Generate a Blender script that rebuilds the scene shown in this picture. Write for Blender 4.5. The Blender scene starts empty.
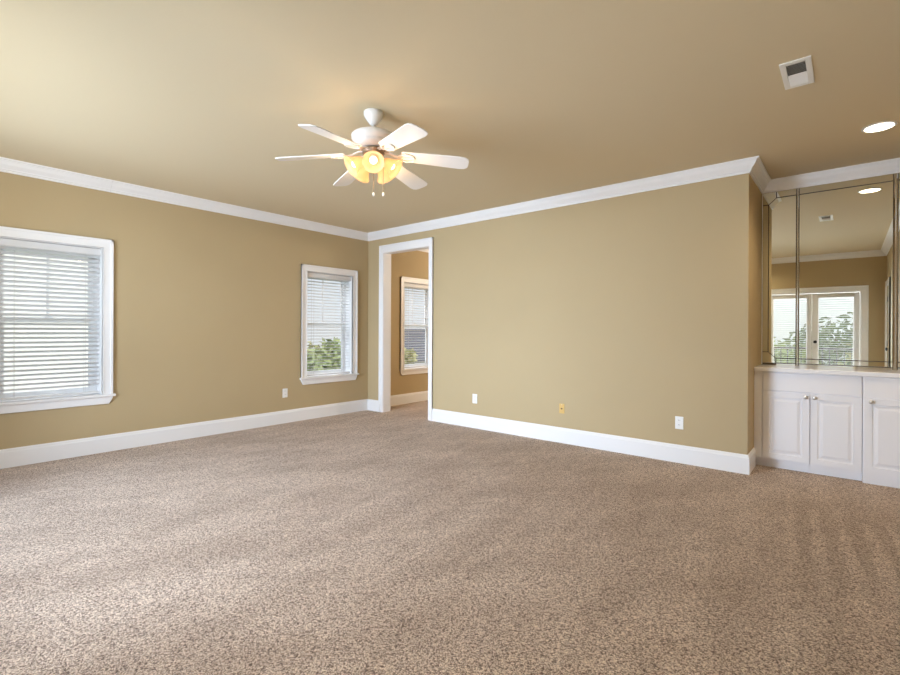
import bpy, bmesh, math, random
from mathutils import Vector, Matrix
random.seed(7)
sc = bpy.context.scene
col = sc.collection
PI = math.pi

# ------------------------------------------------------------------ camera
f_px, yaw, roll = 474.4, math.radians(40.06), math.radians(0.265)
cd = bpy.data.cameras.new('camera'); cam = bpy.data.objects.new('camera', cd); col.objects.link(cam)
cd.sensor_fit = 'HORIZONTAL'; cd.sensor_width = 36.0
cd.lens = f_px / 900 * 36.0
cd.shift_y = -(337.5 - 330.55) / 900
cd.clip_start = 0.05
fw = Vector((-math.sin(yaw), math.cos(yaw), 0)); rt = Vector((math.cos(yaw), math.sin(yaw), 0)); up = Vector((0, 0, 1))
rt2 = rt * math.cos(roll) + up * math.sin(roll); up2 = -rt * math.sin(roll) + up * math.cos(roll)
M = Matrix((rt2, up2, -fw)).transposed().to_4x4(); M.translation = (0, 0, 1.22)
cam.matrix_world = M
sc.camera = cam

# ------------------------------------------------------------------ world, sun, large lights, exposure
sc.view_settings.view_transform = 'Standard'
sc.view_settings.look = 'None'
sc.view_settings.gamma = 1
sc.view_settings.use_curve_mapping = False
sc.view_settings.exposure = 0.02
sc.cycles.use_denoising = True
sc.cycles.max_bounces = 12
sc.cycles.diffuse_bounces = 8
sc.cycles.transparent_max_bounces = 24
sc.cycles.sample_clamp_indirect = 6
sc.cycles.caustics_reflective = False
sc.cycles.caustics_refractive = False

w = bpy.data.worlds.new('sky'); sc.world = w; w.use_nodes = True
nt = w.node_tree; bg = nt.nodes['Background']
tc = nt.nodes.new('ShaderNodeTexCoord'); sp = nt.nodes.new('ShaderNodeSeparateXYZ')
rp = nt.nodes.new('ShaderNodeValToRGB')
nt.links.new(tc.outputs['Generated'], sp.inputs[0]); nt.links.new(sp.outputs['Z'], rp.inputs[0])
rp.color_ramp.elements[0].position = 0.0; rp.color_ramp.elements[0].color = (0.86, 0.89, 0.93, 1)
rp.color_ramp.elements[1].position = 0.45; rp.color_ramp.elements[1].color = (0.55, 0.68, 0.88, 1)
nt.links.new(rp.outputs[0], bg.inputs[0]); bg.inputs[1].default_value = 1.0

def light(name, kind, loc, energy, color=(1, 1, 1), rot=None, aim=None, **kw):
    ld = bpy.data.lights.new(name, kind); ld.energy = energy; ld.color = color
    for k, v in kw.items(): setattr(ld, k, v)
    o = bpy.data.objects.new(name, ld); col.objects.link(o); o.location = loc
    if aim is not None:
        o.rotation_euler = (Vector(aim) - Vector(loc)).to_track_quat('-Z', 'Y').to_euler()
    elif rot: o.rotation_euler = rot
    return o

light('sun', 'SUN', (20, 10, 17), 3.6, (1, 0.97, 0.93), aim=(0, 4, 0), angle=0.02)
# daylight falling on the left-hand windows from the open sky beside the house
for i, (yy, e) in enumerate(((0.99, 70), (4.07, 120), (5.9, 150))):
    light('skylight_window', 'AREA', (-7.3, yy, 3.5), e, (0.92, 0.97, 1.06), aim=(-5.6, yy, 1.2),
          shape='RECTANGLE', size=1.6, size_y=1.6)
# added fill lights behind the camera, outside the made-up rear window and glazed doors
light('added_fill_rear', 'AREA', (-3.45, -3.6, 1.7), 760, (0.80, 0.96, 1.20), aim=(-3.3, 4.7, 1.0), shape='RECTANGLE', size=3.2, size_y=2.6)
light('added_fill_rear_near', 'AREA', (-3.4, -0.75, 1.35), 58, (0.80, 0.96, 1.20), rot=(PI / 2, 0, 0), shape='RECTANGLE', size=2.6, size_y=1.9)
light('added_spot_near_doors', 'SPOT', (-1.55, 0.22, 2.66), 45, (1.0, 0.86, 0.66), rot=(0, 0, 0), spot_size=math.radians(150), spot_blend=0.8, shadow_soft_size=0.07)  # bare unseen spot, added to brighten the rear wall
light('added_deck_fill', 'AREA', (-0.6, -1.35, 0.0), 480, (0.92, 0.97, 1.06), rot=(PI, 0, 0), shape='RECTANGLE', size=2.4, size_y=1.4)  # upward fill added over the deck, brightens the ceiling by the doors

light('next_room_fill', 'POINT', (-3.9, 7.2, 2.3), 95, (1.0, 0.92, 0.80), shadow_soft_size=0.12)  # unseen bare light added to brighten the next room

# ------------------------------------------------------------------ helpers
def lin(c):
    def g(v):
        v /= 255.0
        return v / 12.92 if v <= 0.04045 else ((v + 0.055) / 1.055) ** 2.4
    return tuple(g(v) for v in c) + (1.0,)

def mat(name, rgb, rough=0.5, metal=0.0, bump=None, var=None, spec=None, sheen=None):
    m = bpy.data.materials.new(name); m.use_nodes = True
    n = m.node_tree; b = n.nodes['Principled BSDF']
    b.inputs['Base Color'].default_value = lin(rgb); b.inputs['Roughness'].default_value = rough
    b.inputs['Metallic'].default_value = metal
    if spec is not None: b.inputs['Specular IOR Level'].default_value = spec
    if sheen is not None: b.inputs['Sheen Weight'].default_value = sheen
    t = n.nodes.new('ShaderNodeTexCoord')
    if var:                                     # (scale, amount): mild tone variation
        x = n.nodes.new('ShaderNodeTexNoise'); x.inputs['Scale'].default_value = var[0]; x.inputs['Detail'].default_value = 4
        n.links.new(t.outputs['Object'], x.inputs['Vector'])
        r = n.nodes.new('ShaderNodeValToRGB')
        k = var[1]
        r.color_ramp.elements[0].position = 0.3; r.color_ramp.elements[1].position = 0.7
        c = lin(rgb)
        r.color_ramp.elements[0].color = tuple(v * (1 - k) for v in c[:3]) + (1,)
        r.color_ramp.elements[1].color = tuple(min(1, v * (1 + k)) for v in c[:3]) + (1,)
        n.links.new(x.outputs['Fac'], r.inputs[0]); n.links.new(r.outputs[0], b.inputs['Base Color'])
    if bump:                                    # (scale, strength, distance)
        x = n.nodes.new('ShaderNodeTexNoise'); x.inputs['Scale'].default_value = bump[0]; x.inputs['Detail'].default_value = 3
        n.links.new(t.outputs['Object'], x.inputs['Vector'])
        bn = n.nodes.new('ShaderNodeBump'); bn.inputs['Strength'].default_value = bump[1]; bn.inputs['Distance'].default_value = bump[2]
        n.links.new(x.outputs['Fac'], bn.inputs['Height']); n.links.new(bn.outputs[0], b.inputs['Normal'])
    return m

def emit_mat(name, rgb, strength):
    m = bpy.data.materials.new(name); m.use_nodes = True
    n = m.node_tree; b = n.nodes['Principled BSDF']
    b.inputs['Base Color'].default_value = lin(rgb); b.inputs['Emission Color'].default_value = lin(rgb)
    b.inputs['Emission Strength'].default_value = strength
    return m

def glass_mat(name, tint=(1, 1, 1), gloss=0.06):
    m = bpy.data.materials.new(name); m.use_nodes = True
    n = m.node_tree; n.nodes.remove(n.nodes['Principled BSDF'])
    o = n.nodes['Material Output']
    tr = n.nodes.new('ShaderNodeBsdfTransparent'); tr.inputs[0].default_value = tint + (1,)
    gl = n.nodes.new('ShaderNodeBsdfGlossy'); gl.inputs['Roughness'].default_value = 0.02
    mx = n.nodes.new('ShaderNodeMixShader'); mx.inputs[0].default_value = gloss
    n.links.new(tr.outputs[0], mx.inputs[1]); n.links.new(gl.outputs[0], mx.inputs[2]); n.links.new(mx.outputs[0], o.inputs[0])
    return m

WALL = mat('tan_wall_paint', (184, 164, 126), 0.75, bump=(140, 0.10, 0.004), var=(1.3, 0.02))
CEIL = mat('tan_ceiling_paint', (213, 198, 166), 0.85, bump=(60, 0.08, 0.004))
WHITE = mat('white_trim_paint', (236, 235, 234), 0.4)
WHITE2 = mat('white_cabinet_paint', (238, 237, 239), 0.38)
BLIND = mat('white_blind_vinyl', (218, 217, 216), 0.45)
VINYL = mat('white_window_vinyl', (225, 226, 226), 0.4)
CORD = mat('blind_cord', (200, 198, 192), 0.8)
GLASS = glass_mat('window_glass', (0.985, 0.992, 0.99), 0.04)
FANW = mat('white_fan_enamel', (222, 219, 213), 0.35)
BLADE = mat('white_fan_blade', (232, 229, 226), 0.45)
BRASS = mat('brushed_pewter', (150, 135, 115), 0.35, 0.8)
MIRROR = mat('mirror_silver', (240, 242, 232), 0.0, 1.0)
MIRBACK = mat('mirror_backing', (70, 60, 45), 0.4)
CHROME = mat('polished_edge', (225, 222, 215), 0.12, 1.0)
NICKEL = mat('satin_nickel', (236, 234, 230), 0.3, 0.85)
BLACK = mat('black_hardware', (22, 20, 18), 0.35)
DARK = mat('dark_duct', (112, 106, 96), 0.8)
GRILL = mat('grey_grille', (120, 112, 102), 0.6)
COUNTER = mat('white_laminate', (238, 237, 238), 0.16)
PLATE = mat('white_plate', (238, 237, 233), 0.35)
IVORY = mat('aged_ivory_plate', (214, 178, 104), 0.4)
SLOT = mat('dark_slot', (60, 56, 52), 0.6)
BROWN = mat('brown_jack', (120, 82, 40), 0.4)

def carpet_material():
    m = bpy.data.materials.new('beige_frieze_carpet'); m.use_nodes = True
    n = m.node_tree; L = n.links.new; b = n.nodes['Principled BSDF']
    b.inputs['Roughness'].default_value = 1.0; b.inputs['Specular IOR Level'].default_value = 0.1
    b.inputs['Sheen Weight'].default_value = 0.25; b.inputs['Sheen Roughness'].default_value = 0.6
    t = n.nodes.new('ShaderNodeTexCoord')
    def noise(scale, detail, vec=None, rough=0.5, dist=0.0):
        x = n.nodes.new('ShaderNodeTexNoise'); x.inputs['Scale'].default_value = scale; x.inputs['Detail'].default_value = detail
        x.inputs['Roughness'].default_value = rough; x.inputs['Distortion'].default_value = dist
        L(vec or t.outputs['Object'], x.inputs['Vector']); return x
    def mapv(scale, rz):
        mp = n.nodes.new('ShaderNodeMapping'); mp.vector_type = 'TEXTURE'; mp.inputs['Scale'].default_value = scale; mp.inputs['Rotation'].default_value = (0, 0, rz)
        L(t.outputs['Object'], mp.inputs['Vector']); return mp.outputs[0]
    def math_(op, a, bb):
        x = n.nodes.new('ShaderNodeMath'); x.operation = op
        for i, v in enumerate((a, bb)):
            if isinstance(v, (int, float)): x.inputs[i].default_value = v
            else: L(v, x.inputs[i])
        return x.outputs[0]
    warp = noise(60, 2)
    vm = n.nodes.new('ShaderNodeMix'); vm.data_type = 'RGBA'; vm.blend_type = 'LINEAR_LIGHT'; vm.inputs['Factor'].default_value = 0.008
    L(t.outputs['Object'], vm.inputs['A']); L(warp.outputs['Color'], vm.inputs['B'])
    vo = n.nodes.new('ShaderNodeTexVoronoi'); vo.inputs['Scale'].default_value = 185; vo.inputs['Randomness'].default_value = 1.0
    L(vm.outputs['Result'], vo.inputs['Vector'])
    sepc = n.nodes.new('ShaderNodeSeparateColor'); L(vo.outputs['Color'], sepc.inputs[0])
    tuft = math_('SUBTRACT', 1.0, vo.outputs['Distance'])            # crown of each twisted tuft
    clump = noise(60, 2, rough=0.5)
    grain = math_('ADD', math_('ADD', math_('MULTIPLY', tuft, 0.48), math_('MULTIPLY', sepc.outputs[0], 0.36)), math_('MULTIPLY', clump.outputs['Fac'], 0.22))
    r = n.nodes.new('ShaderNodeValToRGB'); e = r.color_ramp.elements
    e[0].position = 0.34; e[0].color = lin((104, 80, 63))
    e[1].position = 0.76; e[1].color = lin((250, 234, 214))
    k = e.new(0.54); k.color = lin((208, 184, 165))
    L(grain, r.inputs[0])
    # nap: brushed bands left by the vacuum and by feet
    s1 = noise(1.0, 3, mapv((0.16, 1.5, 1), math.radians(5)), 0.55)
    s2 = noise(1.0, 3, mapv((0.35, 1.6, 1), math.radians(-37)), 0.55)
    s3 = noise(1.4, 4, None, 0.6, 0.4)
    nap = math_('ADD', math_('ADD', math_('MULTIPLY', s1.outputs['Fac'], 0.30), math_('MULTIPLY', s2.outputs['Fac'], 0.40)), math_('MULTIPLY', s3.outputs['Fac'], 0.30))
    # parallel vacuum tracks in front of the cabinets
    sx = n.nodes.new('ShaderNodeSeparateXYZ'); L(t.outputs['Object'], sx.inputs[0])
    xs = math_('ADD', sx.outputs['X'], math_('MULTIPLY', sx.outputs['Y'], 0.085))
    track = math_('MULTIPLY', math_('SINE', math_('MULTIPLY', xs, 48.0), 0.0), 0.11)
    def ramp01(v, a, b_): return math_('MINIMUM', math_('MAXIMUM', math_('DIVIDE', math_('SUBTRACT', v, a), b_ - a), 0.0), 1.0)
    mask = math_('MULTIPLY', math_('MULTIPLY', ramp01(xs, -0.02, 0.02), ramp01(sx.outputs['Y'], 2.6, 3.3)), math_('SUBTRACT', 1.0, ramp01(sx.outputs['Y'], 3.9, 4.15)))
    nap = math_('ADD', nap, math_('MULTIPLY', mask, math_('SUBTRACT', track, 0.03)))
    r2 = n.nodes.new('ShaderNodeValToRGB'); e = r2.color_ramp.elements
    e[0].position = 0.42; e[0].color = (0.82, 0.785, 0.75, 1)
    e[1].position = 0.57; e[1].color = (1.06, 1.06, 1.06, 1)
    L(nap, r2.inputs[0])
    mx = n.nodes.new('ShaderNodeMix'); mx.data_type = 'RGBA'; mx.blend_type = 'MULTIPLY'; mx.inputs['Factor'].default_value = 1.0
    L(r.outputs[0], mx.inputs['A']); L(r2.outputs[0], mx.inputs['B'])
    L(mx.outputs['Result'], b.inputs['Base Color'])
    bn = n.nodes.new('ShaderNodeBump'); bn.inputs['Strength'].default_value = 0.9; bn.inputs['Distance'].default_value = 0.012
    L(grain, bn.inputs['Height']); L(bn.outputs[0], b.inputs['Normal'])
    return m
CARPET = carpet_material()

class MB:
    def __init__(self): self.bm = bmesh.new()
    def box(self, x0, x1, y0, y1, z0, z1):
        v = [self.bm.verts.new(p) for p in ((x0,y0,z0),(x1,y0,z0),(x1,y1,z0),(x0,y1,z0),(x0,y0,z1),(x1,y0,z1),(x1,y1,z1),(x0,y1,z1))]
        for f in ((0,3,2,1),(4,5,6,7),(0,1,5,4),(1,2,6,5),(2,3,7,6),(3,0,4,7)): self.bm.faces.new([v[i] for i in f])
        return self
    def prism(self, pts, axis, a, b):
        """polygon pts (2-D) in the plane normal to axis, extruded from a to b"""
        def P(p, t): return {'x': (t, p[0], p[1]), 'y': (p[0], t, p[1]), 'z': (p[0], p[1], t)}[axis]
        A = [self.bm.verts.new(P(p, a)) for p in pts]; B = [self.bm.verts.new(P(p, b)) for p in pts]
        self.bm.faces.new(A); self.bm.faces.new(B[::-1])
        for i in range(len(pts)):
            j = (i + 1) % len(pts); self.bm.faces.new((A[i], B[i], B[j], A[j]))
        return self
    def lathe(self, prof, c=(0, 0, 0), seg=28, axis=None):
        """prof: list of (r, t) along axis (default z)"""
        ax = Vector(axis or (0, 0, 1)).normalized(); u = ax.orthogonal().normalized(); v = ax.cross(u); c = Vector(c)
        rings = []
        for r, t in prof:
            if r < 1e-6: rings.append([self.bm.verts.new(c + ax * t)])
            else: rings.append([self.bm.verts.new(c + ax * t + (u * math.cos(2*PI*i/seg) + v * math.sin(2*PI*i/seg)) * r) for i in range(seg)])
        for a, b in zip(rings, rings[1:]):
            for i in range(seg):
                j = (i + 1) % seg
                q = [a[i % len(a)], a[j % len(a)], b[j % len(b)], b[i % len(b)]]
                s = []
                for k in q:
                    if k not in s: s.append(k)
                if len(s) > 2: self.bm.faces.new(s)
        return self
    def tube(self, pts, r, seg=8):
        pts = [Vector(p) for p in pts]
        rings = []
        for i, p in enumerate(pts):
            d = (pts[min(i+1, len(pts)-1)] - pts[max(i-1, 0)]).normalized()
            u = d.orthogonal().normalized() if i == 0 else (rings_u - d * rings_u.dot(d)).normalized()
            rings_u = u; v = d.cross(u)
            rings.append([self.bm.verts.new(p + (u*math.cos(2*PI*k/seg) + v*math.sin(2*PI*k/seg))*r) for k in range(seg)])
        for a, b in zip(rings, rings[1:]):
            for k in range(seg): self.bm.faces.new((a[k], a[(k+1)%seg], b[(k+1)%seg], b[k]))
        self.bm.faces.new(rings[0][::-1]); self.bm.faces.new(rings[-1])
        return self
    def sweep(self, path, prof):
        """profile (out, z) carried along a 2-D polyline; 'out' is to the left of travel; mitred corners"""
        n = len(path); rows = []
        for i in range(n):
            p = Vector(path[i])
            d0 = (p - Vector(path[i-1])).normalized() if i else None
            d1 = (Vector(path[i+1]) - p).normalized() if i < n-1 else None
            n0 = Vector((-d0.y, d0.x)) if d0 else None; n1 = Vector((-d1.y, d1.x)) if d1 else None
            if n0 is None: m = n1
            elif n1 is None: m = n0
            else: m = (n0 + n1) / (1 + n0.dot(n1))
            rows.append([self.bm.verts.new((p.x + m.x*o, p.y + m.y*o, z)) for o, z in prof])
        k = len(prof)
        for a, b in zip(rows, rows[1:]):
            for i in range(k): self.bm.faces.new((a[i], b[i], b[(i+1)%k], a[(i+1)%k]))
        self.bm.faces.new(rows[0]); self.bm.faces.new(rows[-1][::-1])
        return self
    def xf(self, m):
        bmesh.ops.transform(self.bm, matrix=m, verts=self.bm.verts); return self
    def build(self, name, m, parent=None, bevel=0, smooth=False, kind=None, seg=2):
        bmesh.ops.recalc_face_normals(self.bm, faces=self.bm.faces)
        me = bpy.data.meshes.new(name); self.bm.to_mesh(me); self.bm.free()
        me.materials.append(m)
        if smooth: me.shade_auto_smooth(angle=math.radians(40)) if hasattr(me, 'shade_auto_smooth') else [setattr(p, 'use_smooth', True) for p in me.polygons]
        o = bpy.data.objects.new(name, me); col.objects.link(o)
        if parent:
            o.parent = parent
            o.matrix_parent_inverse = Matrix.Translation(-parent.location) if parent.type == 'EMPTY' else Matrix.Identity(4)
        if bevel:
            b = o.modifiers.new('bevel', 'BEVEL'); b.width = bevel; b.segments = seg; b.limit_method = 'ANGLE'
        if kind: o['kind'] = kind
        return o

def smooth(o):
    for p in o.data.polygons: p.use_smooth = True
    return o

def thing(name, label, cat, loc=(0, 0, 0), group=None):
    o = bpy.data.objects.new(name, None); col.objects.link(o); o.location = loc; o.empty_display_size = 0.1
    o['label'] = label; o['category'] = cat
    if group: o['group'] = group
    return o
def tag(o, label, cat, group=None, kind=None):
    o['label'] = label; o['category'] = cat
    if group: o['group'] = group
    if kind: o['kind'] = kind
    return o
def struct(name, label=None, cat=None, loc=(0, 0, 0)):
    o = bpy.data.objects.new(name, None); col.objects.link(o); o.location = loc; o['kind'] = 'structure'
    if label: o['label'] = label; o['category'] = cat
    return o
def S(o, label, cat):
    o['kind'] = 'structure'; o['label'] = label; o['category'] = cat; return o

# ------------------------------------------------------------------ room dimensions
XL, YF, H, XR = -5.645, 4.76, 2.69, -0.662       # left wall, far wall, ceiling, return of the alcove
YB, XW, YM = -0.33, 0.51, 5.56                    # rear wall, right wall, alcove back (mirror)
TW = 0.20                                         # outer wall thickness
DX0, DX1, DZ, YJ = -5.286, -4.379, 2.364, 4.890   # cased opening in the far wall
WIN = ((0.52, 1.462), (3.594, 4.540), (5.436, 6.38))
WTOP, WBOT = 2.02, 0.575                          # rough opening
CAS = 0.086

def wall_holes(mb, axis, p0, p1, a0, a1, z0, z1, holes):
    """wall along axis ('x' or 'y'); p0..p1 thickness range; holes = (b0, b1, zb, zt)"""
    def bx(b0, b1, c0, c1):
        if b1 - b0 < 1e-5 or c1 - c0 < 1e-5: return
        if axis == 'y': mb.box(p0, p1, b0, b1, c0, c1)
        else: mb.box(b0, b1, p0, p1, c0, c1)
    cur = a0
    for b0, b1, zb, zt in sorted(holes):
        bx(cur, b0, z0, z1); bx(b0, b1, z0, zb); bx(b0, b1, zt, z1); cur = b1
    bx(cur, a1, z0, z1)

# floor, ceiling
S(MB().box(XL - TW, XW + 0.15, YB - 0.2, 9.2, -0.12, 0.0).build('floor', CARPET), 'beige frieze carpet running through the room and doorway', 'floor')
S(MB().box(XL - TW, XW + 0.15, YB - 0.2, 9.2, H, H + 0.15).build('ceiling', CEIL), 'flat tan painted ceiling', 'ceiling')
# walls
mb = MB(); wall_holes(mb, 'y', XL - TW, XL, YB - 0.2, 9.2, 0, H, [(a + 0.085, b - 0.085, WBOT - 0.024, WTOP) for a, b in WIN])
S(mb.build('wall_left', WALL), 'tan left wall with the blind covered windows', 'wall')
mb = MB(); wall_holes(mb, 'x', YF, YJ, XL, XR, 0, H, [(DX0 - 0.012, DX1 + 0.012, 0, DZ + 0.012)])
S(mb.build('wall_far', WALL), 'tan far wall with the cased opening', 'wall')
S(MB().box(XR - 0.15, XR, YJ, YM + 0.15, 0, H).build('wall_return', WALL), 'narrow tan side wall turning into the mirrored alcove', 'wall')
S(MB().box(XR, XW + 0.15, YM, YM + 0.15, 0, H).build('wall_alcove', WALL), 'back wall of the alcove behind the mirror', 'wall')
mb = MB(); wall_holes(mb, 'x', YB - 0.2, YB, XL, XW, 0, H, [(-1.285, 0.175, 0, 1.985), (-4.75, -2.15, 0.35, 2.3)])
S(mb.build('wall_rear', WALL), 'tan rear wall with glazed double doors, seen in the mirror', 'wall')
mb = MB(); wall_holes(mb, 'y', XW, XW + 0.15, YB - 0.2, YM + 0.15, 0, H, [(-0.12, 0.68, 0, 2.03)])
S(mb.build('wall_right', WALL), 'tan right wall with a white door, seen in the mirror', 'wall')
# the next room beyond the opening
S(MB().box(XL, -2.4, 9.0, 9.2, 0, H).build('wall_next_room', WALL), 'end wall of the next room', 'wall')
S(MB().box(-2.6, -2.4, YJ, 9.0, 0, H).build('wall_next_room_right', WALL), 'right wall of the next room', 'wall')

# crown moulding
D = 0.107
CP = [(0, H), (0, H - D), (0.013, H - D), (0.015, H - D + 0.012), (0.013, H - D + 0.015), (0.022, H - D + 0.021), (0.025, H - D + 0.030), (0.034, H - D + 0.040),
      (0.050, H - D + 0.058), (0.058, H - D + 0.074), (0.062, H - D + 0.084), (0.068, H - D + 0.086), (0.068, H - D + 0.092), (0.082, H - D + 0.094), (0.083, H)]
def crown(name, path, label): return S(MB().sweep(path, CP).build(name, WHITE), label, 'crown moulding')
crown('trim_1', [(XL, 1.434), (XL, YB), (XW, YB), (XW, YM), (XR, YM), (XR, YF), (XL, YF), (XL, 1.437)][::-1] if False else
      [(XL, 1.4345), (XL, YB), (XW, YB), (XW, YM), (XR, YM), (XR, YF), (XL, YF), (XL, 1.4365)], 'white crown moulding around the top of the room')
crown('trim_2', [(-2.6, YJ), (-2.6, 9.0), (XL, 9.0), (XL, YJ)], 'white crown moulding in the next room')
# baseboards
bh, bt = 0.166, 0.016
BP = [(0, 0), (bt, 0), (bt, bh - 0.030), (bt - 0.004, bh - 0.022), (bt - 0.005, bh - 0.010), (bt - 0.010, bh), (0, bh)]
def base(name, path, label): return S(MB().sweep(path, BP).build(name, WHITE), label, 'baseboard')
base('baseboard_left', [(DX0 - 0.094, YF), (XL, YF), (XL, YB), (-1.39, YB)], 'tall white baseboard along the left wall')
base('baseboard_far', [(XR, 5.10), (XR, YF), (DX1 + 0.076, YF)], 'tall white baseboard along the far wall')
base('baseboard_next_room', [(-2.6, YJ), (-2.6, 9.0), (XL, 9.0), (XL, YJ)], 'white baseboard in the next room')
base('baseboard_right', [(XW, 0.78), (XW, 5.13)], 'white baseboard along the right wall')

# cased opening
d1 = struct('door_1', 'white cased opening to the next room', 'doorway')
mb = MB().box(DX0 - 0.012, DX0, YF, YJ, 0, DZ).box(DX1, DX1 + 0.012, YF, YJ, 0, DZ).box(DX0 - 0.012, DX1 + 0.012, YF, YJ, DZ, DZ + 0.012)
mb.build('jamb', WHITE, d1)
def casing(mb, x0, x1, ztop, y, s, wl=0.083, wr=0.076, wt=0.11):
    """flat casing with a raised back band around an opening in an x-running wall; s=-1 faces -y"""
    t = 0.018 * s; t2 = 0.028 * s; b = 0.022
    def q(a, b_, c, d, th):
        y0, y1 = sorted((y, y + th)); mb.box(a, b_, y0, y1, c, d)
    q(x0 - wl, x0, 0, ztop, t); q(x1, x1 + wr, 0, ztop, t); q(x0 - wl, x1 + wr, ztop, ztop + wt, t)
    q(x0 - wl, x0 - wl + b, 0, ztop + wt, t2); q(x1 + wr - b, x1 + wr, 0, ztop + wt, t2); q(x0 - wl, x1 + wr, ztop + wt - b, ztop + wt, t2)
mb = MB(); casing(mb, DX0 - 0.004, DX1 + 0.004, DZ + 0.004, YF, -1); mb.build('casing', WHITE, d1, bevel=0.004)
mb = MB(); casing(mb, DX0 - 0.004, DX1 + 0.004, DZ + 0.004, YJ, 1); mb.build('casing', WHITE, d1, bevel=0.004)

# ------------------------------------------------------------------ left-hand windows and their blinds
def window(n, y0, y1, label):
    wn = struct('window_%d' % n, label, 'window')
    a, b = y0 + 0.085, y1 - 0.085                 # clear opening
    x = XL
    # casing with back band
    mb = MB()
    for (p, q, c, d, th) in ((y0, a, WBOT, WTOP, 0.018), (b, y1, WBOT, WTOP, 0.018), (y0, y1, WTOP, WTOP + CAS, 0.018),
                             (y0, y0 + 0.022, WBOT, WTOP + CAS, 0.027), (y1 - 0.022, y1, WBOT, WTOP + CAS, 0.027), (y0, y1, WTOP + CAS - 0.022, WTOP + CAS, 0.027),
                             (a - 0.012, a, WBOT, WTOP, 0.022), (b, b + 0.012, WBOT, WTOP, 0.022), (a - 0.012, b + 0.012, WTOP, WTOP + 0.012, 0.022)):
        mb.box(x, x + th, p, q, c, d)
    mb.build('casing', WHITE, wn, bevel=0.0015)
    # jamb liner of the reveal
    mb = MB().box(x - TW, x, a, a + 0.008, WBOT, WTOP).box(x - TW, x, b - 0.008, b, WBOT, WTOP).box(x - TW, x, a + 0.008, b - 0.008, WTOP - 0.008, WTOP)
    mb.build('jamb', WHITE, wn)
    # stool and apron
    mb = MB().prism([(x - TW, a), (x, a), (x, y0 - 0.018), (x + 0.04, y0 - 0.018), (x + 0.04, y1 + 0.022), (x, y1 + 0.022), (x, b), (x - TW, b)], 'z', WBOT - 0.024, WBOT)
    mb.build('sill', WHITE, wn, bevel=0.004)
    mb = MB()
    zt, zb = WBOT - 0.025, WBOT - 0.098
    mb.prism([(y0, zt), (y1, zt), (y1 - 0.0, zt - 0.02), (y1 - 0.03, zb), (y0 + 0.03, zb), (y0, zt - 0.02)], 'x', x, x + 0.020)
    mb.build('apron', WHITE, wn, bevel=0.006)
    # two sashes, the upper one outside and with a middle bar
    fx = x - 0.165
    mb = MB().box(fx - 0.035, fx + 0.02, a + 0.008, a + 0.034, WBOT, WTOP - 0.008).box(fx - 0.035, fx + 0.02, b - 0.034, b - 0.008, WBOT, WTOP - 0.008)
    mb.box(fx - 0.035, fx + 0.02, a + 0.034, b - 0.034, WTOP - 0.034, WTOP - 0.008).box(fx - 0.035, fx + 0.02, a + 0.034, b - 0.034, WBOT, WBOT + 0.02)
    mb.build('frame', VINYL, wn)
    s0, s1 = a + 0.034, b - 0.034; st = 0.042; mr = 1.302
    def sash(z0, z1, xo, bar):
        m2 = MB().box(xo, xo + 0.026, s0, s0 + st, z0, z1).box(xo, xo + 0.026, s1 - st, s1, z0, z1)
        m2.box(xo, xo + 0.026, s0 + st, s1 - st, z0, z0 + 0.045).box(xo, xo + 0.026, s0 + st, s1 - st, z1 - 0.045, z1)
        if bar:
            c = (a + b) / 2; m2.box(xo + 0.006, xo + 0.020, c - 0.010, c + 0.010, z0, z1)
        so = m2.build('sash', VINYL, wn, bevel=0.003)
        MB().box(xo + 0.011, xo + 0.015, s0 + st - 0.005, s1 - st + 0.005, z0 + 0.04, z1 - 0.04).build('pane', GLASS, so)
        return so
    sash(mr - 0.022, WTOP - 0.034, fx - 0.032, True)
    lo = sash(WBOT + 0.02, mr + 0.024, fx - 0.004, False)
    MB().box(fx + 0.022, fx + 0.036, (a+b)/2 - 0.03, (a+b)/2 + 0.03, mr + 0.024, mr + 0.036).build('latch', VINYL, lo)
    return wn

def slat_prof(d, tilt, crown_=0.003, th=0.0028):
    """thin curved slat cross-section in (depth, z), depth>0 towards the room"""
    pts = []
    for s, off in ((1, th / 2), (-1, -th / 2)):
        row = []
        for i in range(5):
            u = -d/2 + d * i / 4
            z = crown_ * (1 - (2*u/d)**2) + off
            row.append((u * math.cos(tilt) - z * math.sin(tilt), u * math.sin(tilt) + z * math.cos(tilt)))
        pts += row if s == 1 else row[::-1]
    return pts

def blind(y0, y1, xc, ztop, zbot, tilt, label, pitch=0.042, wand=True):
    t = thing('window_blind', label, 'blind', (xc, (y0 + y1) / 2, zbot), 'white slatted blinds in the left-hand windows')
    MB().box(xc - 0.028, xc + 0.026, y0, y1, ztop - 0.045, ztop).box(xc + 0.026, xc + 0.036, y0 - 0.002, y1 + 0.002, ztop - 0.062, ztop).build('headrail', BLIND, t, bevel=0.003)
    mb = MB(); pr = slat_prof(0.050, tilt)
    z = ztop - 0.075; zz = []
    while z > zbot + 0.045:
        mb.prism([(xc + u, z + v) for u, v in pr], 'y', y0 + 0.004, y1 - 0.004); zz.append(z); z -= pitch
    mb.build('slats', BLIND, t)
    MB().box(xc - 0.026, xc + 0.026, y0 + 0.004, y1 - 0.004, zbot, zbot + 0.020).build('bottom_rail', BLIND, t, bevel=0.004)
    w_ = y1 - y0
    for k in (0.16, 0.84):
        yc = y0 + w_ * k
        mb = MB().box(xc + 0.0275, xc + 0.0290, yc - 0.0015, yc + 0.0015, zbot + 0.02, ztop - 0.045).box(xc - 0.029, xc - 0.0275, yc - 0.0015, yc + 0.0015, zbot + 0.02, ztop - 0.045)
        mb.build('ladder_cord', CORD, t)
    return t

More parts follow.
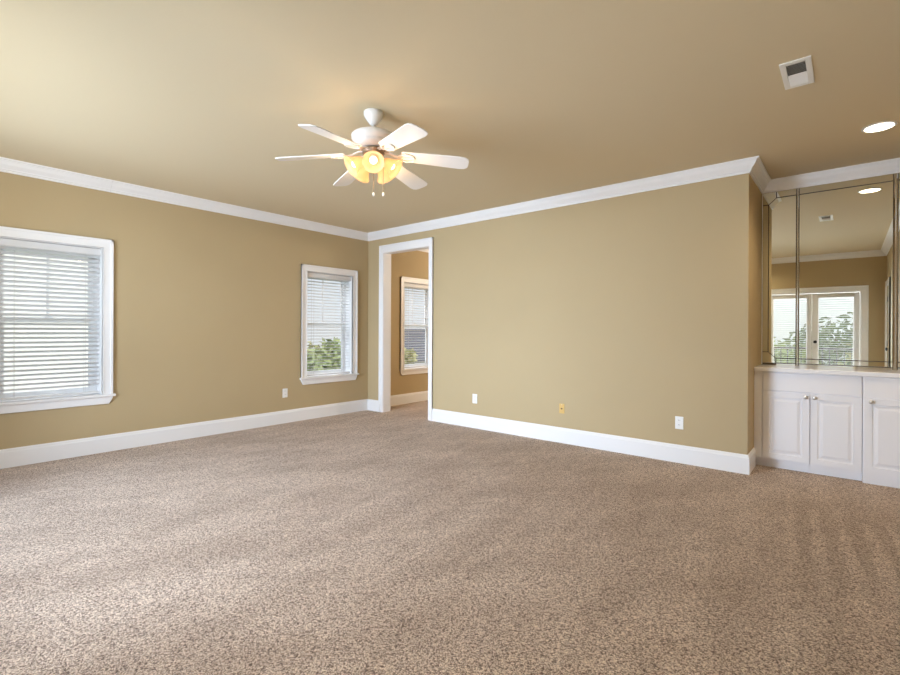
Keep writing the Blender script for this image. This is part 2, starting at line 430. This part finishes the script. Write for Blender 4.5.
WLAB = ('white window nearest the camera on the left wall', 'white window on the left wall beside the far corner', 'white window of the next room seen through the doorway')
BLAB = ('white slatted blind in the large left window at the photo edge, slats half tilted',
        'white slatted blind with open slats in the window beside the far corner',
        'white slatted blind in the next room, seen through the doorway')
TILT = (24, 9, 8)
for i, (a, b) in enumerate(WIN):
    window(i + 1, a, b, WLAB[i])
    blind(a + 0.096, b - 0.096, XL - 0.052, WTOP - 0.012, WBOT + 0.012, math.radians(TILT[i]), BLAB[i])

# unseen wide rear window, added so fill light can enter behind the camera
w4 = struct('window_4', 'unseen wide white rear window added to let in fill light', 'window')
mb = MB().box(-4.75, -2.15, YB - 0.15, YB - 0.09, 0.35, 0.41).box(-4.75, -2.15, YB - 0.15, YB - 0.09, 2.24, 2.3)
for x in (-4.75, -3.48, -2.21): mb.box(x, x + 0.06, YB - 0.15, YB - 0.09, 0.41, 2.24)
mb.build('frame', WHITE, w4)
mb = MB(); mb.box(-4.69, -2.21, YB - 0.122, YB - 0.118, 0.41, 2.24); mb.build('pane', GLASS, w4)
mb = MB().box(-4.84, -4.75, YB, YB + 0.018, 0.30, 2.39).box(-2.15, -2.06, YB, YB + 0.018, 0.30, 2.39).box(-4.75, -2.15, YB, YB + 0.018, 2.3, 2.39).box(-4.84, -2.06, YB, YB + 0.03, 0.26, 0.35)
mb.build('casing', WHITE, w4)

# ------------------------------------------------------------------ glazed double doors in the rear wall (mirror view)
d2 = struct('door_2', 'white glazed double doors reflected in the mirror', 'door')
mb = MB(); casing(mb, -1.285, 0.175, 1.985, YB, 1, 0.095, 0.095, 0.09); mb.build('casing', WHITE, d2, bevel=0.004)
mb = MB().box(-1.285, -1.265, YB - 0.2, YB, 0, 1.985).box(0.155, 0.175, YB - 0.2, YB, 0, 1.985).box(-1.265, 0.155, YB - 0.2, YB, 1.965, 1.985)
mb.build('jamb', WHITE, d2)
def leaf(x0, x1, sl, sr):
    y0, y1 = YB - 0.075, YB - 0.03; g0, g1 = x0 + sl, x1 - sr; gb, gt = 0.26, 1.885
    mb = MB().box(x0, g0, y0, y1, 0.01, 1.96).box(g1, x1, y0, y1, 0.01, 1.96).box(g0, g1, y0, y1, 0.01, gb).box(g0, g1, y0, y1, gt, 1.96)
    mb.box(g0 - 0.012, g0 + 0.01, y1, y1 + 0.012, gb - 0.02, gt + 0.02).box(g1 - 0.01, g1 + 0.012, y1, y1 + 0.012, gb - 0.02, gt + 0.02)
    mb.box(g0 + 0.01, g1 - 0.01, y1, y1 + 0.012, gb - 0.02, gb).box(g0 + 0.01, g1 - 0.01, y1, y1 + 0.012, gt, gt + 0.02)
    o = mb.build('leaf', WHITE, d2, bevel=0.003)
    MB().box(g0, g1, y0 + 0.02, y0 + 0.025, gb, gt).build('pane', GLASS, o)
    return g0, g1, gb, gt, o
gA = leaf(-1.262, -0.563, 0.10, 0.06); gB = leaf(-0.545, 0.152, 0.095, 0.085)
MB().box(-0.585, -0.548, YB - 0.03, YB - 0.014, 0.01, 1.96).build('astragal', WHITE, d2, bevel=0.003)
MB().lathe([(0, 0), (0.028, 0), (0.028, 0.006), (0.010, 0.010), (0.010, 0.03), (0.026, 0.042), (0.028, 0.056), (0.018, 0.066), (0, 0.068)], (-0.495, YB - 0.03, 1.035), 18, (0, 1, 0)).build('knob', BLACK, gB[4], smooth=True)
MB().lathe([(0, 0), (0.026, 0), (0.026, 0.008), (0.012, 0.012), (0.012, 0.02), (0, 0.02)], (-0.495, YB - 0.03, 0.93), 18, (0, 1, 0)).build('deadbolt', NICKEL, gB[4])
def door_blind(g, label):
    g0, g1, gb, gt, _ = g; yc = YB + 0.004
    t = thing('door_blind', label, 'blind', ((g0+g1)/2, yc, gb), 'white slatted blinds on the glazed double doors')
    MB().box(g0 - 0.01, g1 + 0.01, yc - 0.02, yc + 0.03, gt - 0.01, gt + 0.045).build('headrail', BLIND, t, bevel=0.003)
    mb = MB(); pr = slat_prof(0.036, math.radians(5), 0.002, 0.0024); z = gt - 0.03
    while z > gb + 0.03:
        mb.prism([(yc + u, z + v) for u, v in pr], 'x', g0 - 0.006, g1 + 0.006); z -= 0.042
    mb.build('slats', BLIND, t)
    MB().box(g0 - 0.006, g1 + 0.006, yc - 0.018, yc + 0.018, gb - 0.005, gb + 0.015).build('bottom_rail', BLIND, t)
door_blind(gA, 'white slatted blind on the left glazed door leaf in the mirror')
door_blind(gB, 'white slatted blind on the glazed door leaf with the black knob')

# white door in the right wall (mirror view)
d3 = struct('door_3', 'white panel door at the right edge of the mirror', 'door')
mb = MB()
for (p, q, c, d, th) in ((-0.20, -0.115, 0, 2.025, 0.018), (0.675, 0.765, 0, 2.025, 0.018), (-0.20, 0.765, 2.025, 2.115, 0.018), (-0.20, -0.178, 0, 2.115, 0.027), (0.743, 0.765, 0, 2.115, 0.027)):
    mb.box(XW - th, XW, p, q, c, d)
mb.build('casing', WHITE, d3)
mb = MB().box(XW + 0.012, XW + 0.05, -0.112, 0.672, 0.01, 2.02)
for z0, z1 in ((0.22, 0.85), (1.0, 1.85)):
    for y0, y1 in ((0.0, 0.24), (0.33, 0.57)): mb.box(XW + 0.006, XW + 0.012, y0, y1, z0, z1)
lf = mb.build('leaf', WHITE, d3, bevel=0.004)
MB().box(XW + 0.056, XW + 0.148, -0.12, 0.68, 0, 2.03).build('backing', WHITE, d3)  # unseen slab added behind the leaf to block sun leaking round it
for z in (0.22, 1.03, 1.80): MB().box(XW - 0.002, XW + 0.014, -0.122, -0.100, z - 0.045, z + 0.045).build('hinge', GRILL, lf)
MB().lathe([(0, 0), (0.03, 0), (0.03, 0.006), (0.010, 0.010), (0.010, 0.03), (0.026, 0.042), (0.028, 0.056), (0.018, 0.066), (0, 0.068)], (XW + 0.012, 0.60, 0.95), 18, (-1, 0, 0)).build('knob', BLACK, lf, smooth=True)

# ------------------------------------------------------------------ alcove: base cabinets, counter, mirror
FY = 5.12                                         # face of the frame
def raised_door(mb, x0, x1, z0, z1, y, t=0.02):
    """routed door: slab, sunk groove and raised field, as one surface built from nested rectangles"""
    rings = [(0, t), (0.048, t), (0.052, t - 0.009), (0.066, t - 0.009), (0.086, t - 0.001)]
    R = []
    for ins, out in rings:
        R.append([mb.bm.verts.new((x, y - out, z)) for x, z in ((x0+ins, z0+ins), (x1-ins, z0+ins), (x1-ins, z1-ins), (x0+ins, z1-ins))])
    B = [mb.bm.verts.new((x, y, z)) for x, z in ((x0, z0), (x1, z0), (x1, z1), (x0, z1))]
    for a, b in zip([B] + R, R):
        for i in range(4): mb.bm.faces.new((a[i], a[(i+1)%4], b[(i+1)%4], b[i]))
    mb.bm.faces.new(R[-1]); mb.bm.faces.new(B[::-1])
    return mb
def knob(parent, x, z, y):
    o = MB().lathe([(0, 0), (0.008, 0), (0.006, 0.010), (0.012, 0.016), (0.016, 0.022), (0.014, 0.028), (0.006, 0.031), (0, 0.031)], (x, y, z), 18, (0, -1, 0)).build('knob', NICKEL, parent, smooth=True)
    o['label'] = 'shiny nickel knob'; return o
def cab_door(parent, x0, x1, kx, kz, z0=0.090, z1=0.690, y=FY):
    o = raised_door(MB(), x0, x1, z0, z1, y).build('door', WHITE2, parent)
    knob(o, kx, kz, y - 0.02); return o
c1 = thing('base_cabinet', 'white two-door base cabinet with false drawer panel below the mirror', 'cabinet', (-0.29, 5.3, 0))
mb = MB().box(XR + 0.002, 0.086, FY, YM - 0.002, 0.082, 0.864)
mb.build('body', WHITE2, c1)
MB().box(XR + 0.002, 0.086, 5.160, 5.24, 0.0, 0.0815).build('toe_kick', WHITE2, c1)
MB().box(-0.592, 0.082, FY - 0.018, FY, 0.699, 0.857).build('drawer_front', WHITE2, c1, bevel=0.003)
MB().box(XR + 0.002, -0.600, FY - 0.018, FY, 0.086, 0.864).build('filler_strip', WHITE2, c1, bevel=0.002)
cab_door(c1, -0.592, -0.257, -0.285, 0.660); cab_door(c1, -0.249, 0.082, -0.222, 0.660)
c2 = thing('base_cabinet', 'white base cabinet at the right photo edge with a base flush to the floor', 'cabinet', (0.3, 5.3, 0))
MB().box(0.088, XW - 0.002, FY - 0.012, YM - 0.002, 0.0, 0.864).build('body', WHITE2, c2, bevel=0.002)
MB().box(0.092, XW - 0.004, FY - 0.022, FY - 0.012, 0.700, 0.862).build('drawer_front', WHITE2, c2, bevel=0.003)
cab_door(c2, 0.096, 0.496, 0.138, 0.664, 0.092, 0.690, FY - 0.012)
tag(MB().box(XR + 0.002, XW - 0.002, 5.084, YM - 0.002, 0.865, 0.902).build('countertop', COUNTER, bevel=0.004), 'glossy white countertop running along the alcove under the mirror', 'countertop')

mir = thing('wall_mirror', 'large mirror with narrow border strips above the white alcove counter', 'mirror', (-0.08, YM, 0.905))
mz0, mz1 = 0.904, 2.578
yb, yf = YM - 0.006, YM - 0.010                   # backing face, glass face
MB().box(XR + 0.002, XW - 0.002, yb, YM - 0.001, mz0, mz1).build('backing', MIRBACK, mir)
def slab(name, pts, m=MIRROR): return MB().prism(pts, 'y', yf, yb - 0.0002).build(name, m, mir)
def rect(x0, x1, z0, z1): return [(x0, z0), (x1, z0), (x1, z1), (x0, z1)]
g = 0.004
bx, bz, bzt = -0.604, 0.968, 2.520                # inner lines of the border
s1, s2 = -0.374, 0.303                            # centre lines of the two divider strips
# corner tiles with a cut corner
slab('corner_tile', [(-0.650, 0.920), (-0.545, 0.920), (-0.545, bz), (bx, 1.022), (-0.650, 1.022)])
slab('corner_tile', [(-0.650, mz1), (-0.545, mz1), (-0.545, bzt), (bx, 2.465), (-0.650, 2.465)])
slab('border_strip', rect(-0.650, bx - g, 1.022 + g*2, 2.465 - g*2))
for x0, x1 in ((-0.545 + g*2, s1 - 0.014), (s1 + 0.014, s2 - 0.018), (s2 + 0.018, XW - 0.004)):
    slab('border_strip', rect(x0, x1, 0.924, bz - g)); slab('border_strip', rect(x0, x1, bzt + g, mz1))
    slab('border_strip', rect(x0, x1, mz0, 0.916))
slab('mirror_panel', [(bx + g, 1.022 + g), (-0.545 + g, bz + g), (s1 - 0.014, bz + g), (s1 - 0.014, bzt - g), (-0.545 + g, bzt - g), (bx + g, 2.465 - g)])
slab('mirror_panel', rect(s1 + 0.014, s2 - 0.018, bz + g, bzt - g))
slab('mirror_panel', rect(s2 + 0.018, XW - 0.004, bz + g, bzt - g))
for c, hw in ((s1, 0.010), (s2, 0.014)):
    MB().prism([(c - hw, yb), (c + hw, yb), (c + hw, yf), (c + hw*0.35, yf - 0.008), (c - hw*0.35, yf - 0.008), (c - hw, yf)], 'z', mz0, mz1).build('divider_strip', CHROME, mir)
MB().box(XR + 0.003, -0.652, yf - 0.004, yb, mz0, mz1).build('edge_glint_strip', PLATE, mir, bevel=0.002)  # bright bevel highlight put into the colour of a plain white strip

# ------------------------------------------------------------------ ceiling fan
fx, fy, fz = -2.456, 2.111, H
fan = thing('ceiling_fan', 'white six-blade ceiling fan with a lit five-shade light kit', 'ceiling fan', (fx, fy, fz))
def L(prof, name, m, parent=fan, seg=32):
    return MB().lathe([(r, z) for r, z in prof], (fx, fy, 0), seg).build(name, m, parent, smooth=True)
L([(0, H), (0.062, H), (0.066, H-0.006), (0.066, H-0.022), (0.058, H-0.040), (0.040, H-0.066), (0.028, H-0.082), (0.020, H-0.090), (0, H-0.090)], 'canopy', FANW)
L([(0.013, H-0.085), (0.013, 2.572), (0.024, 2.570), (0.030, 2.546), (0, 2.540)], 'downrod', FANW)
L([(0, 2.545), (0.06, 2.545), (0.110, 2.543), (0.136, 2.534), (0.147, 2.524), (0.147, 2.506), (0.141, 2.494), (0.128, 2.486), (0.122, 2.478), (0.126, 2.470), (0.116, 2.456), (0.090, 2.442), (0, 2.438)], 'motor_housing', FANW)
L([(0, 2.434), (0.078, 2.434), (0.082, 2.426), (0.074, 2.420), (0.074, 2.408), (0.062, 2.400), (0, 2.400)], 'flywheel', BRASS)
L([(0, 2.402), (0.052, 2.400), (0.058, 2.392), (0.058, 2.362), (0.048, 2.344), (0.034, 2.332), (0.016, 2.324), (0, 2.322)], 'switch_housing', FANW)
ZB = 2.408
for k in range(6):
    ang = math.radians(-17.1 + 60 * k)
    R = Matrix.Translation((fx, fy, ZB)) @ Matrix.Rotation(ang, 4, 'Z') @ Matrix.Rotation(math.radians(5), 4, 'Y') @ Matrix.Rotation(math.radians(-12), 4, 'X')
    pts = [(0.190, -0.052), (0.205, -0.058), (0.585, -0.072), (0.620, -0.066), (0.640, -0.048), (0.645, -0.02), (0.645, 0.02), (0.640, 0.048), (0.620, 0.066), (0.585, 0.072), (0.205, 0.058), (0.190, 0.052)]
    bl = MB().prism(pts, 'z', 0, 0.007).xf(R).build('blade', BLADE, fan, bevel=0.0015)
    # openwork iron under the blade: arm, ring and two lobes
    mb = MB()
    mb.prism([(0.050, 0.022), (0.105, 0.022), (0.150, 0.004), (0.200, -0.001), (0.200, -0.008), (0.144, -0.004), (0.100, 0.014), (0.050, 0.014)], 'y', -0.011, 0.011)
    ring = [(0.225 + 0.052*math.cos(t), 0.042*math.sin(t), -0.006) for t in [2*PI*i/20 for i in range(21)]]
    mb.tube(ring, 0.006, 6)
    mb.prism([(0.170, -0.008), (0.275, -0.004), (0.275, 0.004), (0.170, 0.008)], 'z', -0.008, -0.001)
    for s in (-1, 1): mb.lathe([(0, 0), (0.010, 0), (0.010, 0.006), (0, 0.006)], (0.222, s*0.040, -0.012), 10)
    mb.lathe([(0, 0), (0.010, 0), (0.010, 0.006), (0, 0.006)], (0.272, 0, -0.012), 10)
    mb.xf(R).build('blade_iron', FANW, fan)

SHADE = bpy.data.materials.new('frosted_amber_glass'); SHADE.use_nodes = True
n = SHADE.node_tree; b_ = n.nodes['Principled BSDF']
b_.inputs['Base Color'].default_value = lin((218, 190, 154)); b_.inputs['Roughness'].default_value = 0.35
b_.inputs['Emission Color'].default_value = lin((255, 214, 166)); b_.inputs['Emission Strength'].default_value = 0.55
tl = n.nodes.new('ShaderNodeBsdfTranslucent'); tl.inputs[0].default_value = lin((226, 190, 146))
mx = n.nodes.new('ShaderNodeMixShader'); mx.inputs[0].default_value = 0.55
n.links.new(b_.outputs[0], mx.inputs[1]); n.links.new(tl.outputs[0], mx.inputs[2]); tp = n.nodes.new('ShaderNodeBsdfTransparent'); tp.inputs[0].default_value = lin((255, 232, 200))
mx2 = n.nodes.new('ShaderNodeMixShader'); mx2.inputs[0].default_value = 0.28
n.links.new(mx.outputs[0], mx2.inputs[1]); n.links.new(tp.outputs[0], mx2.inputs[2]); n.links.new(mx2.outputs[0], n.nodes['Material Output'].inputs[0])
BULB = emit_mat('lit_bulb', (255, 238, 205), 3.0)
for k in range(5):
    a = math.radians(-40.7 + 72 * k)
    d = Vector((math.cos(a) * math.cos(math.radians(-35)), math.sin(a) * math.cos(math.radians(-35)), math.sin(math.radians(-35))))
    root = Vector((fx, fy, 2.376)); c0 = root + Vector((math.cos(a), math.sin(a), 0)) * 0.045
    ht = MB().tube([c0, c0 + d * 0.035], 0.016, 12).lathe([(0, 0), (0.024, 0), (0.028, 0.012), (0.026, 0.022), (0, 0.022)], c0 + d * 0.025, 16, d).build('lamp_holder', FANW, fan, smooth=True)
    sh = MB().lathe([(0.026, 0.0), (0.032, 0.012), (0.038, 0.035), (0.047, 0.060), (0.058, 0.082), (0.072, 0.100), (0.0705, 0.101), (0.056, 0.083), (0.045, 0.060), (0.036, 0.035), (0.030, 0.012), (0.024, 0.0)], c0 + d * 0.036, 24, d).build('lamp_shade', SHADE, ht, smooth=True)
    bu = MB().lathe([(0, 0), (0.012, 0.0), (0.013, 0.015), (0.022, 0.034), (0.026, 0.048), (0.022, 0.064), (0.012, 0.072), (0, 0.075)], c0 + d * 0.045, 16, d).build('light_bulb', BULB, ht, smooth=True)
    light('fan_bulb_light', 'POINT', c0 + d * 0.20, 1.4, (1.0, 0.74, 0.46), shadow_soft_size=0.03)
camd = Vector((math.cos(math.radians(-40.7)), math.sin(math.radians(-40.7)), 0)); side = Vector((-camd.y, camd.x, 0))
for off, zl in ((0.002, 2.120), (0.066, 2.123)):
    p = Vector((fx, fy, 0)) + side * off + camd * 0.035
    mb = MB()
    z = 2.33
    while z > zl + 0.02: mb.lathe([(0, 0.004), (0.0026, 0.002), (0.0026, -0.002), (0, -0.004)], (p.x, p.y, z), 6); z -= 0.0075
    ch = mb.build('pull_chain', BRASS, fan)
    ch['label'] = 'thin beaded pull chain'
    MB().lathe([(0, 0), (0.005, -0.003), (0.0075, -0.014), (0.007, -0.024), (0, -0.029)], (p.x, p.y, zl + 0.02), 12).build('pull_fob', FANW, ch, smooth=True)

# ------------------------------------------------------------------ ceiling register and recessed light
vx0, vx1, vy0, vy1 = -0.300, -0.158, 3.152, 3.497
vt = thing('ceiling_vent', 'white rectangular air register with a dark louvred half on the ceiling', 'vent', ((vx0+vx1)/2, (vy0+vy1)/2, H))
mb = MB().box(vx0, vx0 + 0.028, vy0, vy1, H - 0.008, H).box(vx1 - 0.028, vx1, vy0, vy1, H - 0.008, H).box(vx0 + 0.028, vx1 - 0.028, vy0, vy0 + 0.035, H - 0.008, H).box(vx0 + 0.028, vx1 - 0.028, vy1 - 0.035, vy1, H - 0.008, H)
mb.build('frame', PLATE, vt, bevel=0.003)
MB().box(vx0 + 0.028, vx1 - 0.028, vy0 + 0.035, vy1 - 0.035, H - 0.0015, H - 0.0005).build('duct', DARK, vt)
mid = (vy0 + vy1) / 2
for nm, a, b, s, m_, lab in (('louvre_bank', vy0 + 0.037, mid, -1, PLATE, None), ('louvre_bank', mid, vy1 - 0.037, 1, PLATE, None)):
    mb = MB(); nl = 9
    for i in range(nl):
        yy = a + (b - a) * (i + 0.5) / nl; dy = 0.0062
        mb.prism([(yy - s*dy, H - 0.002), (yy - s*dy + 0.0012, H - 0.002), (yy + s*dy + 0.0012, H - 0.0085), (yy + s*dy, H - 0.0085)], 'x', vx0 + 0.028, vx1 - 0.028)
    mb.build(nm, m_, vt)
lx, ly = 0.160, 4.560
rl = thing('recessed_light', 'bright round recessed downlight in the ceiling before the alcove', 'light', (lx, ly, H))
MB().lathe([(0.080, -0.001), (0.096, -0.001), (0.096, -0.004), (0.092, -0.007), (0.082, -0.007), (0.080, -0.001)], (lx, ly, H), 40).build('trim_ring', WHITE, rl, smooth=True)
MB().lathe([(0, -0.0055), (0.081, -0.0055), (0.081, -0.001), (0, -0.001)], (lx, ly, H), 40).build('lens', emit_mat('lit_lens', (255, 240, 214), 8.0), rl)
light('downlight', 'SPOT', (lx, ly, H - 0.02), 70, (1.0, 0.82, 0.58), rot=(0, 0, 0), spot_size=math.radians(150), spot_blend=0.8, shadow_soft_size=0.07)

# ------------------------------------------------------------------ outlets
def outlet(c, axis, label, plate=PLATE, jack=False, w=0.072, h=0.118):
    t = thing('cable_plate' if jack else 'wall_outlet', label, 'cable plate' if jack else 'outlet', c)
    T = Matrix.Translation(c) @ (Matrix.Rotation(PI/2, 4, 'Z') if axis == 'x' else Matrix.Identity(4))   # built facing -y
    MB().box(-w/2, w/2, -0.006, 0, -h/2, h/2).xf(T).build('plate', plate, t, bevel=0.003)
    if jack:
        MB().lathe([(0, 0), (0.009, 0), (0.009, 0.006), (0.005, 0.006), (0.005, 0.014), (0, 0.014)], (0, -0.006, 0), 12, (0, -1, 0)).xf(T).build('jack', BROWN, t)
    else:
        for s in (-1, 1):
            r = MB().prism([(0.017*math.cos(q), s*0.022 + 0.014*math.sin(q)) for q in [2*PI*i/16 for i in range(16)]], 'y', -0.0085, -0.006).xf(T).build('receptacle', plate, t)
            MB().box(-0.0075, -0.0050, -0.0092, -0.0084, s*0.022 - 0.001, s*0.022 + 0.008).box(0.0050, 0.0075, -0.0092, -0.0084, s*0.022 - 0.001, s*0.022 + 0.008).xf(T).build('slots', SLOT, r)
    MB().lathe([(0, 0), (0.003, 0), (0.003, 0.001), (0, 0.001)], (0, -0.006, 0 if not jack else 0.042), 8, (0, -1, 0)).xf(T).build('screw', NICKEL, t)
outlet((XL, 3.364, 0.393), 'x', 'white outlet on the left wall under the corner window')
outlet((-3.588, YF, 0.367), 'y', 'white outlet on the far wall nearest the doorway')
outlet((-2.398, YF, 0.373), 'y', 'yellowed wall plate midway along the far wall', IVORY, True, 0.062, 0.105)
outlet((-1.206, YF, 0.371), 'y', 'white outlet near the right end of the far wall')

# ------------------------------------------------------------------ outside
GROUND = mat('lawn', (120, 132, 92), 0.95, var=(0.6, 0.25))
S(MB().box(-90, 60, -70, 100, -3.5, -3.3).build('ground', GROUND), 'grass and ground far below the windows', 'ground')
LEAF = [mat('leaf_green', (176, 186, 130), 0.7, var=(3, 0.35)), mat('leaf_dark', (136, 148, 104), 0.7, var=(3, 0.35)), mat('leaf_olive', (200, 196, 146), 0.7, var=(3, 0.3))]
BARK = mat('bark', (110, 92, 74), 0.9)
def tree(x, y, ztop, r, m, label, nleaf=2600, leaf=0.16):
    t = thing('tree', label, 'tree', (x, y, -3.3), 'trees outside the windows')
    rnd = random.Random(int(x*13 + y*7))
    hc = min(r * 1.15, (ztop + 3.3) * 0.45); zc = ztop - hc
    mb = MB(); blobs = [(Vector((x, y, zc)), 1.0)]
    for i in range(11):
        a = rnd.uniform(0, 2*PI); e = rnd.uniform(-0.5, 0.9); q = rnd.uniform(0.45, 0.75)
        blobs.append((Vector((x + math.cos(a)*r*q*math.cos(e), y + math.sin(a)*r*q*math.cos(e), zc + hc*q*math.sin(e))), rnd.uniform(0.35, 0.55)))
    for i in range(nleaf):
        c, s = rnd.choice(blobs); v = Vector((rnd.gauss(0, 1), rnd.gauss(0, 1), rnd.gauss(0, 1))).normalized() * (rnd.random() ** 0.4)
        s = s if s < 1 else 0.7
        p = c + Vector((v.x*r*s, v.y*r*s, v.z*hc*s))
        u = Vector((rnd.gauss(0, 1), rnd.gauss(0, 1), rnd.gauss(0, 0.6))).normalized(); w_ = u.orthogonal().normalized(); L_ = leaf * rnd.uniform(0.6, 1.3)
        q = [mb.bm.verts.new(p + k) for k in (u*L_, w_*L_*0.45, -u*L_, -w_*L_*0.45)]
        mb.bm.faces.new(q)
    mb.build('foliage', m, t)
    MB().lathe([(0.2, -3.3), (0.15, -2.2), (0.11, zc), (0.03, zc + hc*0.5)], (x, y, 0), 10).build('trunk', BARK, t)
tree(-15.5, 11.4, 1.2, 1.6, LEAF[0], 'mid green tree outside the corner window')
tree(-12.2, 9.0, -0.1, 1.3, LEAF[2], 'low olive tree below the corner window')
tree(-20.0, 13.0, 1.3, 1.9, LEAF[2], 'pale olive tree beyond the corner window')
tree(-16.3, 15.9, 0.55, 0.55, LEAF[2], 'small yellow green tree outside the next room window', 1500)
tree(-2.6, -9.5, 1.9, 2.2, LEAF[0], 'tree outside the glazed doors, left in the mirror')
tree(1.6, -8.2, 1.5, 1.7, LEAF[2], 'olive tree outside the glazed doors, right in the mirror')
tree(-0.4, -14.5, 2.4, 2.6, LEAF[1], 'dark tree far beyond the glazed doors', 2200)

ROOF = mat('grey_shingle', (112, 112, 118), 0.9, var=(6, 0.15)); SIDING = mat('white_siding', (232, 230, 224), 0.7); SIDING2 = mat('cream_siding', (222, 208, 186), 0.7)
PANE = mat('dark_pane', (70, 78, 86), 0.15)
def house(x0, x1, y0, y1, ze, zr, wm, label, ridge='y'):
    t = thing('house', label, 'house', ((x0+x1)/2, (y0+y1)/2, -3.3), 'houses outside the left-hand windows')
    if ridge == 'hip':
        c = (x0+x1)/2; hw = (x1-x0)/2; o = 0.3
        MB().box(x0, x1, y0, y1, -3.3, ze).build('wall', wm, t)
        mb = MB()
        lo = [mb.bm.verts.new(p) for p in ((x0-o, y0-o, ze), (x1+o, y0-o, ze), (x1+o, y1+o, ze), (x0-o, y1+o, ze))]
        hi = [mb.bm.verts.new(p) for p in ((x0-o, y0-o, ze+0.12), (x1+o, y0-o, ze+0.12), (x1+o, y1+o, ze+0.12), (x0-o, y1+o, ze+0.12))]
        r0 = mb.bm.verts.new((c, y0+hw, zr)); r1 = mb.bm.verts.new((c, y1-hw, zr))
        mb.bm.faces.new(lo[::-1])
        for k in range(4): mb.bm.faces.new((lo[k], lo[(k+1)%4], hi[(k+1)%4], hi[k]))
        mb.bm.faces.new((hi[0], hi[1], r0)); mb.bm.faces.new((hi[2], hi[3], r1)); mb.bm.faces.new((hi[1], hi[2], r1, r0)); mb.bm.faces.new((hi[3], hi[0], r0, r1))
    elif ridge == 'y':
        c = (x0+x1)/2
        MB().prism([(x0, -3.3), (x1, -3.3), (x1, ze), (c, zr), (x0, ze)], 'y', y0, y1).build('wall', wm, t)
        mb = MB()
        for s, e in ((x0, -0.3), (x1, 0.3)):
            k = (zr - ze) / abs(c - s); mb.prism([(c, zr + 0.02), (s + e, ze - abs(e)*k + 0.02), (s + e, ze - abs(e)*k + 0.14), (c, zr + 0.14)], 'y', y0 - 0.3, y1 + 0.3)
    else:
        c = (y0+y1)/2
        MB().prism([(y0, -3.3), (y1, -3.3), (y1, ze), (c, zr), (y0, ze)], 'x', x0, x1).build('wall', wm, t)
        mb = MB()
        for s, e in ((y0, -0.3), (y1, 0.3)):
            k = (zr - ze) / abs(c - s); mb.prism([(c, zr + 0.02), (s + e, ze - abs(e)*k + 0.02), (s + e, ze - abs(e)*k + 0.14), (c, zr + 0.14)], 'x', x0 - 0.3, x1 + 0.3)
    mb.build('roof', ROOF, t)
    for yy in (y0 + (y1-y0)*0.25, y0 + (y1-y0)*0.7):
        if y0 < 0: continue
        wo = MB().box(x1, x1 + 0.05, yy - 0.5, yy + 0.5, ze - 1.9, ze - 0.5).build('window', WHITE, t)
        MB().box(x1 + 0.05, x1 + 0.06, yy - 0.42, yy + 0.42, ze - 1.82, ze - 0.58).build('pane', PANE, wo)
house(-26, -18.5, 17.9, 31, -0.55, 1.0, SIDING, 'white house with a grey hipped roof outside the next room window', 'hip')
house(-60, -50, 50, 62, 0.2, 1.3, SIDING2, 'distant cream house beyond the grey roof')
house(-24, -15, -3.5, 4.9, 3.4, 5.6, SIDING, 'white neighbour house filling the view of the large left window')

DECK = mat('balcony_deck', (186, 178, 166), 0.8)
S(MB().box(-3.0, 1.6, -2.3, YB - 0.2, -0.25, -0.04).build('floor_balcony', DECK), 'balcony floor outside the glazed doors', 'floor')
br = thing('balcony_railing', 'dark metal balcony railing outside the glazed doors, seen in the mirror', 'railing', (-0.7, -2.2, -0.04))
MB().box(-3.0, 1.6, -2.22, -2.18, 0.84, 0.88).box(-3.0, 1.6, -2.215, -2.185, 0.06, 0.09).build('rail', BLACK, br)
for i in range(37):
    x = -2.95 + 0.125 * i; MB().box(x - 0.008, x + 0.008, -2.208, -2.192, 0.09, 0.84).build('baluster', BLACK, br)
for x in (-2.98, 1.58): MB().box(x - 0.02, x + 0.02, -2.22, -2.18, -0.04, 0.84).build('post', BLACK, br)
